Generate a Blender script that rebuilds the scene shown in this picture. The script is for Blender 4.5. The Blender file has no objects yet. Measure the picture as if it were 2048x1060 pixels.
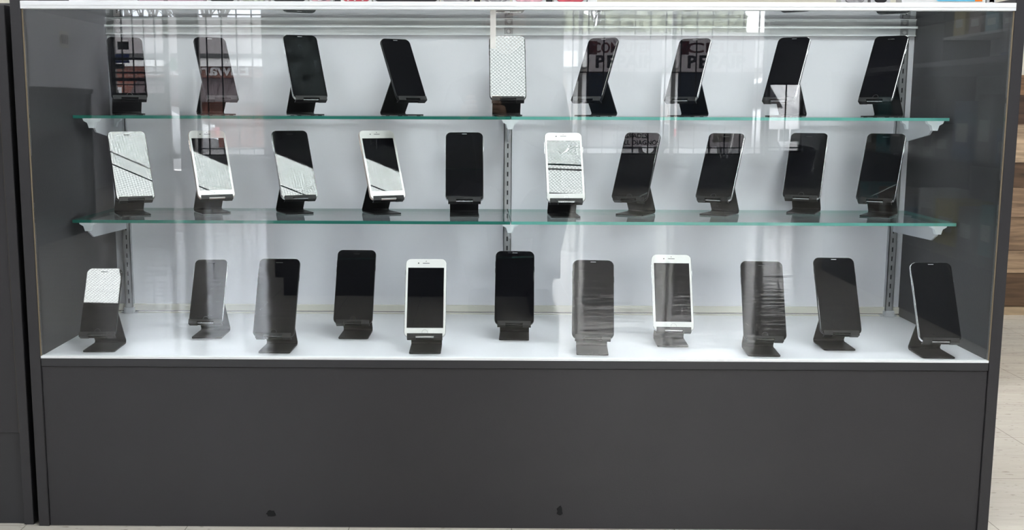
import bpy, bmesh, math, random
from mathutils import Vector, Matrix
PI = math.pi
random.seed(7)
S = bpy.context.scene
COL = S.collection

# ---------------------------------------------------------------- camera
cd = bpy.data.cameras.new('camera'); cam = bpy.data.objects.new('camera', cd); COL.objects.link(cam)
yaw, pitch, roll = -0.008624, 0.149375, 0.003070
fw = Vector((math.sin(yaw)*math.cos(pitch), math.cos(yaw)*math.cos(pitch), -math.sin(pitch)))
rt = Vector((math.cos(yaw), -math.sin(yaw), 0)); up = rt.cross(fw)
r2 = rt*math.cos(roll) + up*math.sin(roll); u2 = up*math.cos(roll) - rt*math.sin(roll)
cam.matrix_world = Matrix(((r2.x, u2.x, -fw.x, -0.06113), (r2.y, u2.y, -fw.y, -2.01366), (r2.z, u2.z, -fw.z, 0.78313), (0, 0, 0, 1)))
cd.sensor_width = 36; cd.lens = 36*2246.25/2048
cd.shift_x = 82.98/2048; cd.shift_y = 20.87/2048
cd.clip_start = 0.02; cd.clip_end = 300
S.camera = cam
# ---------------------------------------------------------------- world, exposure
S.view_settings.view_transform = 'Standard'; S.view_settings.look = 'None'
S.view_settings.gamma = 1; S.view_settings.use_curve_mapping = False
S.view_settings.exposure = 0.5
w = bpy.data.worlds.new('overcast_sky'); S.world = w; w.use_nodes = True
wn = w.node_tree.nodes; wl = w.node_tree.links
bg = wn['Background']; bg.inputs[1].default_value = 12.0
ns = wn.new('ShaderNodeTexNoise'); ns.inputs['Scale'].default_value = 2.5; ns.inputs['Detail'].default_value = 4
cr = wn.new('ShaderNodeValToRGB'); cr.color_ramp.elements[0].color = (0.78, 0.84, 0.93, 1); cr.color_ramp.elements[1].color = (1, 0.99, 0.98, 1)
cr.color_ramp.elements[0].position = 0.35; cr.color_ramp.elements[1].position = 0.65
wl.new(ns.outputs[0], cr.inputs[0]); wl.new(cr.outputs[0], bg.inputs[0])
S.cycles.transparent_max_bounces = 24
S.cycles.max_bounces = 10; S.cycles.glossy_bounces = 6; S.cycles.diffuse_bounces = 4
S.cycles.sample_clamp_indirect = 8
LENS = 13.0      # radiance of the prismatic ceiling lenses

# ---------------------------------------------------------------- materials
MATS = {}
def nodes(name):
    m = bpy.data.materials.new(name); m.use_nodes = True
    return m, m.node_tree.nodes, m.node_tree.links, m.node_tree.nodes['Principled BSDF']
def mat(name, col, rough=0.5, metal=0.0, spec=0.5, ior=1.5, var=0.0, scale=8, bump=0.0, bscale=60, coat=0.0, stretch=(1, 1, 1)):
    if name in MATS: return MATS[name]
    m, n, l, b = nodes(name)
    b.inputs['Base Color'].default_value = (*col, 1)
    b.inputs['Roughness'].default_value = rough; b.inputs['Metallic'].default_value = metal
    b.inputs['IOR'].default_value = ior; b.inputs['Specular IOR Level'].default_value = spec
    b.inputs['Coat Weight'].default_value = coat; b.inputs['Coat Roughness'].default_value = 0.03
    tc = n.new('ShaderNodeTexCoord'); mp = n.new('ShaderNodeMapping'); mp.inputs['Scale'].default_value = stretch
    l.new(tc.outputs['Object'], mp.inputs['Vector'])
    t = n.new('ShaderNodeTexNoise'); t.inputs['Scale'].default_value = scale; t.inputs['Detail'].default_value = 5
    l.new(mp.outputs[0], t.inputs['Vector'])
    r = n.new('ShaderNodeValToRGB')
    lo = [max(0, c*(1-var)) for c in col]; hi = [min(1, c*(1+var)) for c in col]
    r.color_ramp.elements[0].position = 0.3; r.color_ramp.elements[1].position = 0.7
    r.color_ramp.elements[0].color = (*lo, 1); r.color_ramp.elements[1].color = (*hi, 1)
    l.new(t.outputs[0], r.inputs[0]); l.new(r.outputs[0], b.inputs['Base Color'])
    if bump:
        t2 = n.new('ShaderNodeTexNoise'); t2.inputs['Scale'].default_value = bscale; t2.inputs['Detail'].default_value = 3
        l.new(mp.outputs[0], t2.inputs['Vector'])
        bp = n.new('ShaderNodeBump'); bp.inputs['Strength'].default_value = bump; bp.inputs['Distance'].default_value = 0.01
        l.new(t2.outputs[0], bp.inputs['Height']); l.new(bp.outputs[0], b.inputs['Normal'])
    MATS[name] = m; return m
def glass(name, tint=(1, 1, 1), f0=0.04):
    """thin clear pane: see-through with a Schlick mirror on each face"""
    m = bpy.data.materials.new(name); m.use_nodes = True
    n = m.node_tree.nodes; l = m.node_tree.links; n.clear()
    out = n.new('ShaderNodeOutputMaterial'); mix = n.new('ShaderNodeMixShader')
    tr = n.new('ShaderNodeBsdfTransparent'); tr.inputs[0].default_value = (*tint, 1)
    gl = n.new('ShaderNodeBsdfAnisotropic'); gl.inputs['Roughness'].default_value = 0.0
    g = n.new('ShaderNodeNewGeometry'); d = n.new('ShaderNodeVectorMath'); d.operation = 'DOT_PRODUCT'
    l.new(g.outputs['Incoming'], d.inputs[0]); l.new(g.outputs['Normal'], d.inputs[1])
    def M(op, a, b=None):
        x = n.new('ShaderNodeMath'); x.operation = op
        for i, v in enumerate((a, b)):
            if v is None: continue
            if isinstance(v, (int, float)): x.inputs[i].default_value = v
            else: l.new(v, x.inputs[i])
        return x.outputs[0]
    c = M('ABSOLUTE', d.outputs['Value']); p = M('POWER', M('SUBTRACT', 1.0, c), 5.0)
    F = M('ADD', M('MULTIPLY', p, 1-f0), f0)
    l.new(F, mix.inputs[0]); l.new(tr.outputs[0], mix.inputs[1]); l.new(gl.outputs[0], mix.inputs[2]); l.new(mix.outputs[0], out.inputs[0])
    MATS[name] = m; return m

CHAR = mat('charcoal_laminate', (0.031, 0.030, 0.033), 0.38, spec=0.35, var=0.06, scale=5, bump=0.04, bscale=400)
CHARB = mat('charcoal_band', (0.029, 0.029, 0.032), 0.4, spec=0.4, var=0.05)
BLK = mat('black_plastic', (0.008, 0.008, 0.009), 0.4)
ALU = mat('brushed_aluminium', (0.78, 0.79, 0.80), 0.32, metal=0.85, var=0.04, scale=3, stretch=(1, 30, 30))
RAIL = mat('satin_rail_aluminium', (0.86, 0.88, 0.90), 0.45, metal=0.35, var=0.02)
STEEL = mat('zinc_steel', (0.50, 0.51, 0.53), 0.35, metal=0.8, var=0.12, scale=25)
DARKSLOT = mat('slot_dark', (0.03, 0.03, 0.035), 0.7)
CREAM = mat('cream_track', (0.74, 0.72, 0.65), 0.5)
SEAL = mat('tan_edge_seal', (0.20, 0.155, 0.10), 0.6)
WHITELAM = mat('white_laminate', (0.73, 0.735, 0.785), 0.28, var=0.02, scale=3, spec=0.4)
BACKLAM = mat('white_back_laminate', (0.83, 0.83, 0.885), 0.35, var=0.02, scale=2, spec=0.4)
BRKT = mat('grey_bracket_paint', (0.55, 0.57, 0.61), 0.4)
CLIP = mat('pale_blue_clip', (0.84, 0.89, 0.94), 0.3)
STAND = mat('black_anodised_sheet', (0.012, 0.012, 0.013), 0.42, spec=0.2, var=0.15, scale=60)
PGLASS = mat('black_phone_glass', (0.0035, 0.0035, 0.0045), 0.015, ior=1.62)
DISP = mat('dark_display_glass', (0.0035, 0.0035, 0.005), 0.015, ior=1.62)
SMUDGE = mat('smudged_display_glass', (0.011, 0.013, 0.014), 0.05, ior=1.6, var=0.95, scale=28)
WGLASS = mat('white_phone_glass', (0.80, 0.80, 0.79), 0.02, ior=1.6)
PBLACK = mat('black_phone_metal', (0.02, 0.02, 0.022), 0.3, metal=0.6)
PSILVER = mat('silver_phone_metal', (0.75, 0.75, 0.76), 0.25, metal=0.9)
PGOLD = mat('rose_phone_metal', (0.80, 0.66, 0.60), 0.28, metal=0.8)
RINGD = mat('dark_button_ring', (0.07, 0.07, 0.075), 0.3, metal=0.8)
RINGM = mat('button_ring', (0.35, 0.35, 0.36), 0.3, metal=0.8)
HOLE = mat('phone_hole', (0.03, 0.03, 0.03), 0.6)
PANE = glass('clear_glass', (0.985, 0.995, 0.99))
SHELFG = glass('shelf_glass', (0.98, 0.988, 0.984))
TOPG = glass('top_glass', (0.945, 0.965, 0.955))
EDGEL = mat('dark_green_glass_edge', (0.02, 0.16, 0.13), 0.15)
EDGER = mat('teal_glass_edge', (0.13, 0.42, 0.37), 0.15)

m_, n_, l_, b_ = nodes('clear_tape'); b_.inputs['Base Color'].default_value = (0.8, 0.78, 0.74, 1); b_.inputs['Roughness'].default_value = 0.4; b_.inputs['Alpha'].default_value = 0.45
tn = n_.new('ShaderNodeTexNoise'); tn.inputs['Scale'].default_value = 120; tr_ = n_.new('ShaderNodeMapRange'); tr_.inputs[3].default_value = 0.3; tr_.inputs[4].default_value = 0.6
l_.new(tn.outputs[0], tr_.inputs[0]); l_.new(tr_.outputs[0], b_.inputs['Alpha']); TAPE = m_
def floor_mat():
    m, n, l, b = nodes('speckled_vinyl_tile')
    tc = n.new('ShaderNodeTexCoord')
    br = n.new('ShaderNodeTexBrick'); br.offset = 0; br.inputs['Scale'].default_value = 1
    br.inputs['Brick Width'].default_value = 0.305; br.inputs['Row Height'].default_value = 0.305
    br.inputs['Mortar Size'].default_value = 0.0008
    br.inputs['Color1'].default_value = (0.57, 0.535, 0.47, 1); br.inputs['Color2'].default_value = (0.54, 0.505, 0.445, 1)
    br.inputs['Mortar'].default_value = (0.22, 0.20, 0.17, 1)
    l.new(tc.outputs['Object'], br.inputs['Vector'])
    mp = n.new('ShaderNodeMapping'); mp.inputs['Scale'].default_value = (1, 2.6, 1); mp.inputs['Rotation'].default_value = (0, 0, 0.5)
    l.new(tc.outputs['Object'], mp.inputs[0])
    sp = n.new('ShaderNodeTexNoise'); sp.inputs['Scale'].default_value = 42; sp.inputs['Detail'].default_value = 4
    l.new(mp.outputs[0], sp.inputs['Vector'])
    r = n.new('ShaderNodeValToRGB'); r.color_ramp.elements[0].position = 0.31; r.color_ramp.elements[0].color = (0.55, 0.53, 0.5, 1)
    r.color_ramp.elements[1].position = 0.38; r.color_ramp.elements[1].color = (1, 1, 1, 1)
    l.new(sp.outputs[0], r.inputs[0])
    mx = n.new('ShaderNodeMix'); mx.data_type = 'RGBA'; mx.blend_type = 'MULTIPLY'; mx.inputs[0].default_value = 0.9
    l.new(br.outputs[0], mx.inputs[6]); l.new(r.outputs[0], mx.inputs[7]); l.new(mx.outputs[2], b.inputs['Base Color'])
    b.inputs['Roughness'].default_value = 0.07; b.inputs['Specular IOR Level'].default_value = 0.6
    t2 = n.new('ShaderNodeTexNoise'); t2.inputs['Scale'].default_value = 3.5; t2.inputs['Detail'].default_value = 4
    mp2 = n.new('ShaderNodeMapping'); mp2.inputs['Scale'].default_value = (1, 3.5, 1); l.new(tc.outputs['Object'], mp2.inputs[0]); l.new(mp2.outputs[0], t2.inputs['Vector'])
    bp = n.new('ShaderNodeBump'); bp.inputs['Strength'].default_value = 0.3; bp.inputs['Distance'].default_value = 0.012
    l.new(t2.outputs[0], bp.inputs['Height']); l.new(bp.outputs[0], b.inputs['Normal'])
    return m
def brick_mat(name, c1, c2, mo, bw=0.22, rh=0.075):
    m, n, l, b = nodes(name)
    tc = n.new('ShaderNodeTexCoord'); mp = n.new('ShaderNodeMapping'); mp.inputs['Rotation'].default_value = (PI/2, 0, 0)
    l.new(tc.outputs['Object'], mp.inputs[0])
    br = n.new('ShaderNodeTexBrick'); br.inputs['Scale'].default_value = 1
    br.inputs['Brick Width'].default_value = bw; br.inputs['Row Height'].default_value = rh; br.inputs['Mortar Size'].default_value = 0.008
    br.inputs['Color1'].default_value = (*c1, 1); br.inputs['Color2'].default_value = (*c2, 1); br.inputs['Mortar'].default_value = (*mo, 1)
    l.new(mp.outputs[0], br.inputs['Vector']); l.new(br.outputs[0], b.inputs['Base Color']); b.inputs['Roughness'].default_value = 0.85
    return m
def plank_mat():
    m, n, l, b = nodes('reclaimed_wood_planks')
    tc = n.new('ShaderNodeTexCoord'); sx = n.new('ShaderNodeSeparateXYZ'); l.new(tc.outputs['Object'], sx.inputs[0])
    dv = n.new('ShaderNodeMath'); dv.operation = 'MULTIPLY'; dv.inputs[1].default_value = 0.8; l.new(sx.outputs[2], dv.inputs[0])
    r = n.new('ShaderNodeValToRGB'); r.color_ramp.interpolation = 'CONSTANT'
    rows = [(0, (0.13, 0.075, 0.04)), (0.161, (0.40, 0.27, 0.165)), (0.248, (0.31, 0.20, 0.12)), (0.375, (0.36, 0.235, 0.145)), (0.486, (0.12, 0.07, 0.04)), (0.58, (0.50, 0.36, 0.235)), (0.72, (0.09, 0.05, 0.03)), (0.83, (0.22, 0.12, 0.06))]
    e = r.color_ramp.elements; e[0].position = 0; e[0].color = (*rows[0][1], 1); e[1].position = rows[1][0]*0.8; e[1].color = (*rows[1][1], 1)
    for z, c in rows[2:]:
        k = e.new(z*0.8); k.color = (*c, 1)
    l.new(dv.outputs[0], r.inputs[0])
    mp = n.new('ShaderNodeMapping'); mp.inputs['Scale'].default_value = (2.2, 1, 26); l.new(tc.outputs['Object'], mp.inputs[0])
    t = n.new('ShaderNodeTexNoise'); t.inputs['Scale'].default_value = 1.6; t.inputs['Detail'].default_value = 8; t.inputs['Distortion'].default_value = 1.2; l.new(mp.outputs[0], t.inputs['Vector'])
    r3 = n.new('ShaderNodeValToRGB'); r3.color_ramp.elements[0].position = 0.3; r3.color_ramp.elements[0].color = (0.35, 0.33, 0.32, 1); r3.color_ramp.elements[1].position = 0.65; r3.color_ramp.elements[1].color = (1.1, 1.1, 1.1, 1)
    l.new(t.outputs[0], r3.inputs[0])
    mx = n.new('ShaderNodeMix'); mx.data_type = 'RGBA'; mx.blend_type = 'MULTIPLY'; mx.inputs[0].default_value = 1
    l.new(r.outputs[0], mx.inputs[6]); l.new(r3.outputs[0], mx.inputs[7]); l.new(mx.outputs[2], b.inputs['Base Color']); b.inputs['Roughness'].default_value = 0.55
    return m
def lens_mat():
    m, n, l, b = nodes('prismatic_light_lens'); n.remove(b)
    out = [x for x in n if x.type == 'OUTPUT_MATERIAL'][0]; em = n.new('ShaderNodeEmission')
    tc = n.new('ShaderNodeTexCoord'); mp = n.new('ShaderNodeMapping'); mp.inputs['Rotation'].default_value = (0, 0, PI/4); mp.inputs['Scale'].default_value = (90, 90, 0)
    l.new(tc.outputs['Object'], mp.inputs[0])
    ck = n.new('ShaderNodeTexVoronoi'); ck.inputs['Scale'].default_value = 1; ck.inputs['Randomness'].default_value = 0.0
    l.new(mp.outputs[0], ck.inputs['Vector'])
    mr = n.new('ShaderNodeMapRange'); mr.inputs[1].default_value = 0.1; mr.inputs[2].default_value = 0.65; mr.inputs[3].default_value = LENS*1.45; mr.inputs[4].default_value = LENS*0.4
    l.new(ck.outputs['Distance'], mr.inputs[0]); l.new(mr.outputs[0], em.inputs[1]); em.inputs[0].default_value = (0.96, 0.985, 1.0, 1)
    l.new(em.outputs[0], out.inputs[0]); return m

# ---------------------------------------------------------------- mesh helpers
def nb(): return bmesh.new()
def box(bm, x0, x1, y0, y1, z0, z1, mi=0, M=None, bev=0.0):
    vs = [bm.verts.new((x, y, z)) for x in (x0, x1) for y in (y0, y1) for z in (z0, z1)]
    fs = []
    for a in ((0, 1, 3, 2), (4, 6, 7, 5), (0, 4, 5, 1), (2, 3, 7, 6), (0, 2, 6, 4), (1, 5, 7, 3)):
        f = bm.faces.new([vs[i] for i in a]); f.material_index = mi; fs.append(f)
    if bev:
        es = list({e for f in fs for e in f.edges})
        g = bmesh.ops.bevel(bm, geom=es, offset=bev, segments=2, affect='EDGES', profile=0.5)
        for f in g['faces']: f.material_index = mi
        vs = list({v for f in g['faces'] for v in f.verts} | {v for v in vs if v.is_valid})
    if M is not None: bmesh.ops.transform(bm, matrix=M, verts=[v for v in vs if v.is_valid])
    return fs
def prism(bm, pts, axis, a0, a1, mi=0):
    """polygon pts in the two other axes, extruded along axis from a0 to a1"""
    def P(p, a):
        q = list(p); q.insert(axis, a); return q
    A = [bm.verts.new(P(p, a0)) for p in pts]; B = [bm.verts.new(P(p, a1)) for p in pts]
    fs = [bm.faces.new(A), bm.faces.new(B[::-1])]
    n = len(pts)
    for i in range(n): fs.append(bm.faces.new((A[i], B[i], B[(i+1) % n], A[(i+1) % n])))
    for f in fs: f.material_index = mi
    return fs
def cyl(bm, p, q, r0, r1=None, seg=12, mi=0):
    p = Vector(p); q = Vector(q); d = (q-p); L = d.length; r1 = r0 if r1 is None else r1
    M = Matrix.Translation((p+q)/2) @ d.to_track_quat('Z', 'Y').to_matrix().to_4x4()
    g = bmesh.ops.create_cone(bm, cap_ends=True, segments=seg, radius1=r0, radius2=r1, depth=L, matrix=M)
    for f in {f for v in g['verts'] for f in v.link_faces}: f.material_index = mi
def ball(bm, c, r, sc=(1, 1, 1), seg=12):
    bmesh.ops.create_uvsphere(bm, u_segments=seg, v_segments=max(6, seg//2), radius=r, matrix=Matrix.Translation(c) @ Matrix.Diagonal((*sc, 1)))
def obj(name, bm, mats, parent=None, smooth=False, label=None):
    bmesh.ops.recalc_face_normals(bm, faces=bm.faces)
    me = bpy.data.meshes.new(name); bm.to_mesh(me); bm.free()
    for m in (mats if isinstance(mats, (list, tuple)) else [mats]): me.materials.append(m)
    if smooth:
        for p in me.polygons: p.use_smooth = True
    o = bpy.data.objects.new(name, me); COL.objects.link(o)
    if parent: o.parent = parent
    if label: o['label'] = label
    return o
def tag(o, label, cat, group=None, kind=None):
    o['label'] = label; o['category'] = cat
    if group: o['group'] = group
    if kind: o['kind'] = kind
    return o
def thing(name, label, cat, loc=(0, 0, 0), rz=0, group=None):
    o = bpy.data.objects.new(name, None); COL.objects.link(o); o.location = loc; o.rotation_euler = (0, 0, rz)
    o.empty_display_size = 0.05
    return tag(o, label, cat, group)
def struct(name, bm, m, smooth=False):
    o = obj(name, bm, m, smooth=smooth); o['kind'] = 'structure'; return o
def text_bm(s, size, depth=0.002, bold=0.0, align='LEFT'):
    cu = bpy.data.curves.new('t', 'FONT'); cu.body = s; cu.size = size; cu.extrude = depth; cu.offset = bold; cu.align_x = align
    o = bpy.data.objects.new('t', cu); COL.objects.link(o)
    dg = bpy.context.evaluated_depsgraph_get(); me = bpy.data.meshes.new_from_object(o.evaluated_get(dg))
    bpy.data.objects.remove(o)
    bm = nb(); bm.from_mesh(me); bpy.data.meshes.remove(me); return bm
def text(name, s, size, loc, m, parent=None, rz=0, depth=0.002, bold=0.0, align='LEFT', width=None):
    bm = text_bm(s, size, depth, bold, align)
    if width:
        xs = [v.co.x for v in bm.verts]; k = width/(max(xs)-min(xs))
        for v in bm.verts: v.co.x *= k
    bmesh.ops.transform(bm, matrix=Matrix.Translation(loc) @ Matrix.Rotation(rz, 4, 'Z') @ Matrix.Rotation(PI/2, 4, 'X'), verts=bm.verts)
    return obj(name, bm, m, parent)
def rounded(w, h, r, seg=7, inset=0.0):
    w -= 2*inset; h -= 2*inset; r = max(r-inset, 0.0002); pts = []
    for cx, cz, a in ((w/2-r, h-r, 0), (-w/2+r, h-r, PI/2), (-w/2+r, r, PI), (w/2-r, r, 1.5*PI)):
        for i in range(seg+1):
            t = a+PI/2*i/seg; pts.append((cx+r*math.cos(t), cz+r*math.sin(t)+inset))
    return pts
def rr_solid(bm, w, h, r, prof, mi=0, dx=0, dz=0, y0=0):
    """rounded-rectangle slab standing in XZ; prof = [(inset, y), ...] from front to back"""
    rings = []
    for ins, y in prof: rings.append([bm.verts.new((x+dx, y+y0, z+dz)) for x, z in rounded(w, h, r, inset=ins)])
    n = len(rings[0]); bm.faces.new(rings[0]).material_index = mi; bm.faces.new(rings[-1][::-1]).material_index = mi
    for a, b in zip(rings, rings[1:]):
        for i in range(n): bm.faces.new((a[i], b[i], b[(i+1) % n], a[(i+1) % n])).material_index = mi

# ================================================================ SHOP SHELL
FX0, FX1, YB, YF, CH = -3.7, 5.2, 2.26, -9.107, 2.8
bm = nb(); box(bm, FX0-0.15, FX1+0.15, YF-0.15, YB+0.15, -0.1, 0); struct('floor', bm, floor_mat())
bm = nb(); box(bm, FX0-0.15, FX1+0.15, YF-0.15, YB+0.15, CH, CH+0.1); struct('ceiling', bm, mat('dark_ceiling_tile', (0.075, 0.078, 0.085), 0.9, var=0.1, scale=3))
GREYW = mat('grey_wall_paint', (0.60, 0.61, 0.65), 0.8, var=0.03)
BEIGEW = mat('beige_wall_paint', (0.60, 0.57, 0.48), 0.8, var=0.03)
bm = nb(); box(bm, FX0-0.15, FX0, YF-0.15, YB+0.15, 0, CH); struct('wall_left', bm, GREYW)
bm = nb(); box(bm, FX1, FX1+0.15, YF-0.15, YB+0.15, 0, CH); struct('wall_right', bm, mat('dark_wall_paint', (0.12, 0.12, 0.13), 0.8, var=0.05))
bm = nb(); box(bm, FX0, FX1, YB, YB+0.15, 0, CH); struct('wall_back', bm, BEIGEW)
bm = nb()
zs = [0.031, 0.161, 0.248, 0.375, 0.486, 0.58, 0.72, 0.83, 0.905]
for i, (a, b_) in enumerate(zip(zs, zs[1:])): box(bm, FX0, FX1, YB-0.016-0.003*(i % 2), YB, a+0.001, b_-0.0005)
struct('trim_1', bm, plank_mat())
bm = nb(); box(bm, FX0, FX1, YB-0.028, YB, 0, 0.03); struct('baseboard_back', bm, mat('oak_baseboard', (0.40, 0.29, 0.18), 0.5, var=0.2, scale=10, stretch=(1, 1, 10)))
# window wall
def wall_with_holes(bm, x0, x1, z0, z1, y0, y1, holes):
    xs = sorted({x0, x1, *[v for h in holes for v in h[:2]]}); zz = sorted({z0, z1, *[v for h in holes for v in h[2:]]})
    for a, b in zip(xs, xs[1:]):
        run = None
        for c, d in zip(zz, zz[1:]):
            mx, mz = (a+b)/2, (c+d)/2
            if any(h[0] < mx < h[1] and h[2] < mz < h[3] for h in holes):
                if run: box(bm, a, b, y0, y1, *run); run = None
            else: run = (run[0], d) if run else (c, d)
        if run: box(bm, a, b, y0, y1, *run)
HOLES = [(-3.69, -3.16, 0.885, 2.45), (-3.16, -3.02, 0.118, 2.45), (-2.86, -2.19, 0.283, 2.45), (0.468, 2.735, 0.31, 2.45), (2.76, 3.111, 0.34, 1.022)]
bm = nb(); wall_with_holes(bm, FX0-0.15, FX1+0.15, 0, CH, YF-0.15, YF, HOLES); struct('wall_front', bm, mat('dark_front_wall', (0.09, 0.09, 0.10), 0.7, var=0.05))
FR = mat('bronze_window_frame', (0.05, 0.05, 0.05), 0.4, metal=0.3)
PALEF = mat('pale_window_mullion', (0.75, 0.75, 0.74), 0.5)
BARM = mat('black_iron_bar', (0.006, 0.006, 0.007), 0.6)
def window(n, x0, x1, z0, z1, bars, hbars, mull=(), bz0=None):
    r = bpy.data.objects.new('window_%d' % n, None); COL.objects.link(r); r['kind'] = 'structure'; r.location = (x0, YF, z0)
    o = Vector((-x0, -YF, -z0))
    def put(nm, bm, m): 
        bmesh.ops.translate(bm, vec=o, verts=bm.verts); return obj(nm, bm, m, r)
    bm = nb(); box(bm, x0, x1, YF-0.11, YF-0.104, z0, z1); put('pane', bm, glass('window_glass') if 'window_glass' not in MATS else MATS['window_glass'])
    bm = nb()
    for a, b in ((x0, x0+0.025), (x1-0.025, x1)): box(bm, a, b, YF-0.13, YF-0.08, z0, z1)
    for a, b in ((z0, z0+0.02), (z1-0.02, z1)): box(bm, x0, x1, YF-0.13, YF-0.08, a, b)
    put('frame', bm, FR)
    for x in mull:
        bm = nb(); box(bm, x-0.02, x+0.02, YF-0.13, YF-0.07, z0, z1); put('mullion', bm, PALEF)
    bz = z0 if bz0 is None else bz0
    for x in bars:
        bm = nb(); box(bm, x-0.006, x+0.006, YF-0.05, YF-0.038, bz, z1); put('security_bar', bm, BARM)
    for z, t in hbars:
        bm = nb(); box(bm, x0, x1, YF-0.055, YF-0.04, z-t, z+t); put('cross_bar', bm, BARM)
window(1, -3.69, -3.16, 0.885, 2.45, [-3.685+0.108*i for i in range(5)], [(1.10, 0.008), (1.235, 0.011), (0.985, 0.005), (1.63, 0.012), (1.035, 0.016)])
window(2, -3.16, -3.02, 0.118, 2.45, [], [(0.30, 0.01), (1.75, 0.02)])
window(3, -2.86, -2.19, 0.283, 2.45, [-2.745+0.1475*i for i in range(4)], [(1.66, 0.006), (0.36, 0.004)])
window(4, 0.468, 2.735, 0.31, 2.45, [0.535+0.1505*i for i in range(15)], [(1.118, 0.005), (0.385, 0.005)], mull=(0.913, 1.827))
window(5, 2.76, 3.111, 0.34, 1.022, [2.93], [(0.39, 0.006)])
bm = nb(); box(bm, -2.875, -2.855, YF, YF+0.03, 0.3, 1.13); box(bm, -2.875, -2.80, YF, YF+0.03, 1.12, 1.14); struct('trim_2', bm, PALEF)

# ceiling lights: troffers mirrored in the phones, then others added to brighten the room
LM = lens_mat(); TR = mat('troffer_frame_white', (0.75, 0.75, 0.75), 0.5)
def troffer(x0, x1, y0, y1, label, splits=()):
    t = thing('ceiling_light', label, 'ceiling light', ((x0+x1)/2, (y0+y1)/2, CH), group='prismatic ceiling lights')
    cx, cy = (x0+x1)/2, (y0+y1)/2; X, Y = (x1-x0)/2, (y1-y0)/2
    bm = nb(); g = 0.003
    for a in ((-X-g, X+g, -Y-g, -Y), (-X-g, X+g, Y, Y+g), (-X-g, -X, -Y, Y), (X, X+g, -Y, Y)): box(bm, *a, -0.012, 0.0)
    for s in splits: box(bm, -X, X, s-cy-0.004, s-cy+0.004, -0.014, 0.0)
    obj('frame', bm, TR, t)
    ys = [-Y] + [s-cy for s in splits] + [Y]
    for a, b in zip(ys, ys[1:]):
        bm = nb(); box(bm, -X, X, a+0.001, b-0.001, -0.012, -0.004); obj('lens', bm, LM, t)
troffer(0.045, 0.47, -0.695, -0.40, 'small square prismatic ceiling light nearest the display case')
troffer(0.045, 1.62, -1.50, -0.70, 'wide prismatic ceiling light in front of the case, right of centre', splits=(-1.10,))
troffer(-2.35, -1.53, -1.95, -1.35, 'prismatic ceiling light above the left counter')
troffer(-2.2, -1.0, -4.6, -4.0, 'added prismatic ceiling light halfway to the windows, left row')  # from here down: fill troffers added to light the shop
troffer(0.6, 1.8, -4.6, -4.0, 'added prismatic ceiling light halfway to the windows, right row')
troffer(-3.3, -2.1, -7.3, -6.7, 'added prismatic ceiling light nearest the windows, left row')  # added fill, set close to the left wall to brighten it
troffer(0.6, 1.8, -7.3, -6.7, 'added prismatic ceiling light nearest the windows, right row')
troffer(-0.6, 0.6, -4.6, -4.0, 'added prismatic ceiling light halfway to the windows, middle row')  # further added troffers, outside the phone mirrors, raising the room light
troffer(-1.3, -0.1, -7.3, -6.7, 'added prismatic ceiling light nearest the windows, middle row')
troffer(2.5, 3.7, -3.1, -2.5, 'added prismatic ceiling light beyond the right glass counter')
troffer(-3.5, -2.3, -0.1, 0.5, 'added prismatic ceiling light left of the display case')
troffer(-1.6, -0.4, 0.6, 1.2, 'added prismatic ceiling light over the back of the case, left one')
troffer(0.4, 1.6, 0.6, 1.2, 'added prismatic ceiling light over the back of the case, right one')
troffer(3.0, 4.2, 0.6, 1.2, 'added prismatic ceiling light over the aisle right of the case')

# ================================================================ DISPLAY CASE
W, WO, ZD, ZG, DB = 0.869, 0.889, 0.3255, 0.9525, 0.454
case = thing('display_case', 'long charcoal showcase with glass front holding three rows of phones', 'display case', (0, 0, 0))
for s in (-1, 1):
    bm = nb(); x0, x1 = sorted((s*W, s*WO)); box(bm, x0, x1, -0.002, 0.50, 0, 0.972, bev=0.0012); obj('side_panel', bm, CHAR, case)
bm = nb(); box(bm, -W+0.0005, W-0.0005, 0.002, 0.018, 0.0, 0.3065, bev=0.0006); fp = obj('front_panel', bm, CHAR, case)
for sx, sz, r in ((-0.452, 0.026, 0.0095), (0.09, 0.034, 0.008)):
    bm = nb(); pts = []
    for i in range(14):
        a = 2*PI*i/14; k = r*(1+random.uniform(-0.25, 0.2)); pts.append((sx+k*math.cos(a)*(1 if sx < 0 else 0.7), sz+k*math.sin(a)*(0.75 if sx < 0 else 1.2)))
    prism(bm, pts, 1, 0.0012, 0.0022); obj('scuff_mark', bm, mat('dark_scuff', (0.013, 0.013, 0.014), 0.8, spec=0.2), fp)
bm = nb(); box(bm, -W+0.0005, W-0.0005, -0.0005, 0.018, 0.3075, 0.3225, bev=0.0006); obj('front_band', bm, CHARB, case)
bm = nb(); box(bm, -W+0.0005, W-0.0005, -0.001, 0.0125, 0.3225, 0.3268, bev=0.0005); obj('bottom_channel', bm, RAIL, case)
bm = nb(); box(bm, -W, W, 0.0125, 0.47, 0.30, ZD); obj('deck', bm, WHITELAM, case)
bm = nb(); box(bm, -W-0.001, W+0.001, -0.0035, 0.012, 0.9505, 0.9640, bev=0.0008); box(bm, -W, W, -0.0042, 0.0, 0.9565, 0.9575); obj('top_rail', bm, RAIL, case)
bm = nb(); box(bm, -W+0.001, W-0.001, 0.003, 0.009, 0.3268, 0.9505); obj('front_glass', bm, PANE, case)
bm = nb(); box(bm, -W+0.001, W-0.001, 0.012, 0.49, ZG, ZG+0.007); obj('top_glass', bm, TOPG, case)
for s in (-1, 1):
    bm = nb(); x0, x1 = sorted((s*(W-0.0016), s*W)); box(bm, x0, x1, 0.0, 0.003, 0.327, 0.9505); obj('edge_seal', bm, SEAL, case)
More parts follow.
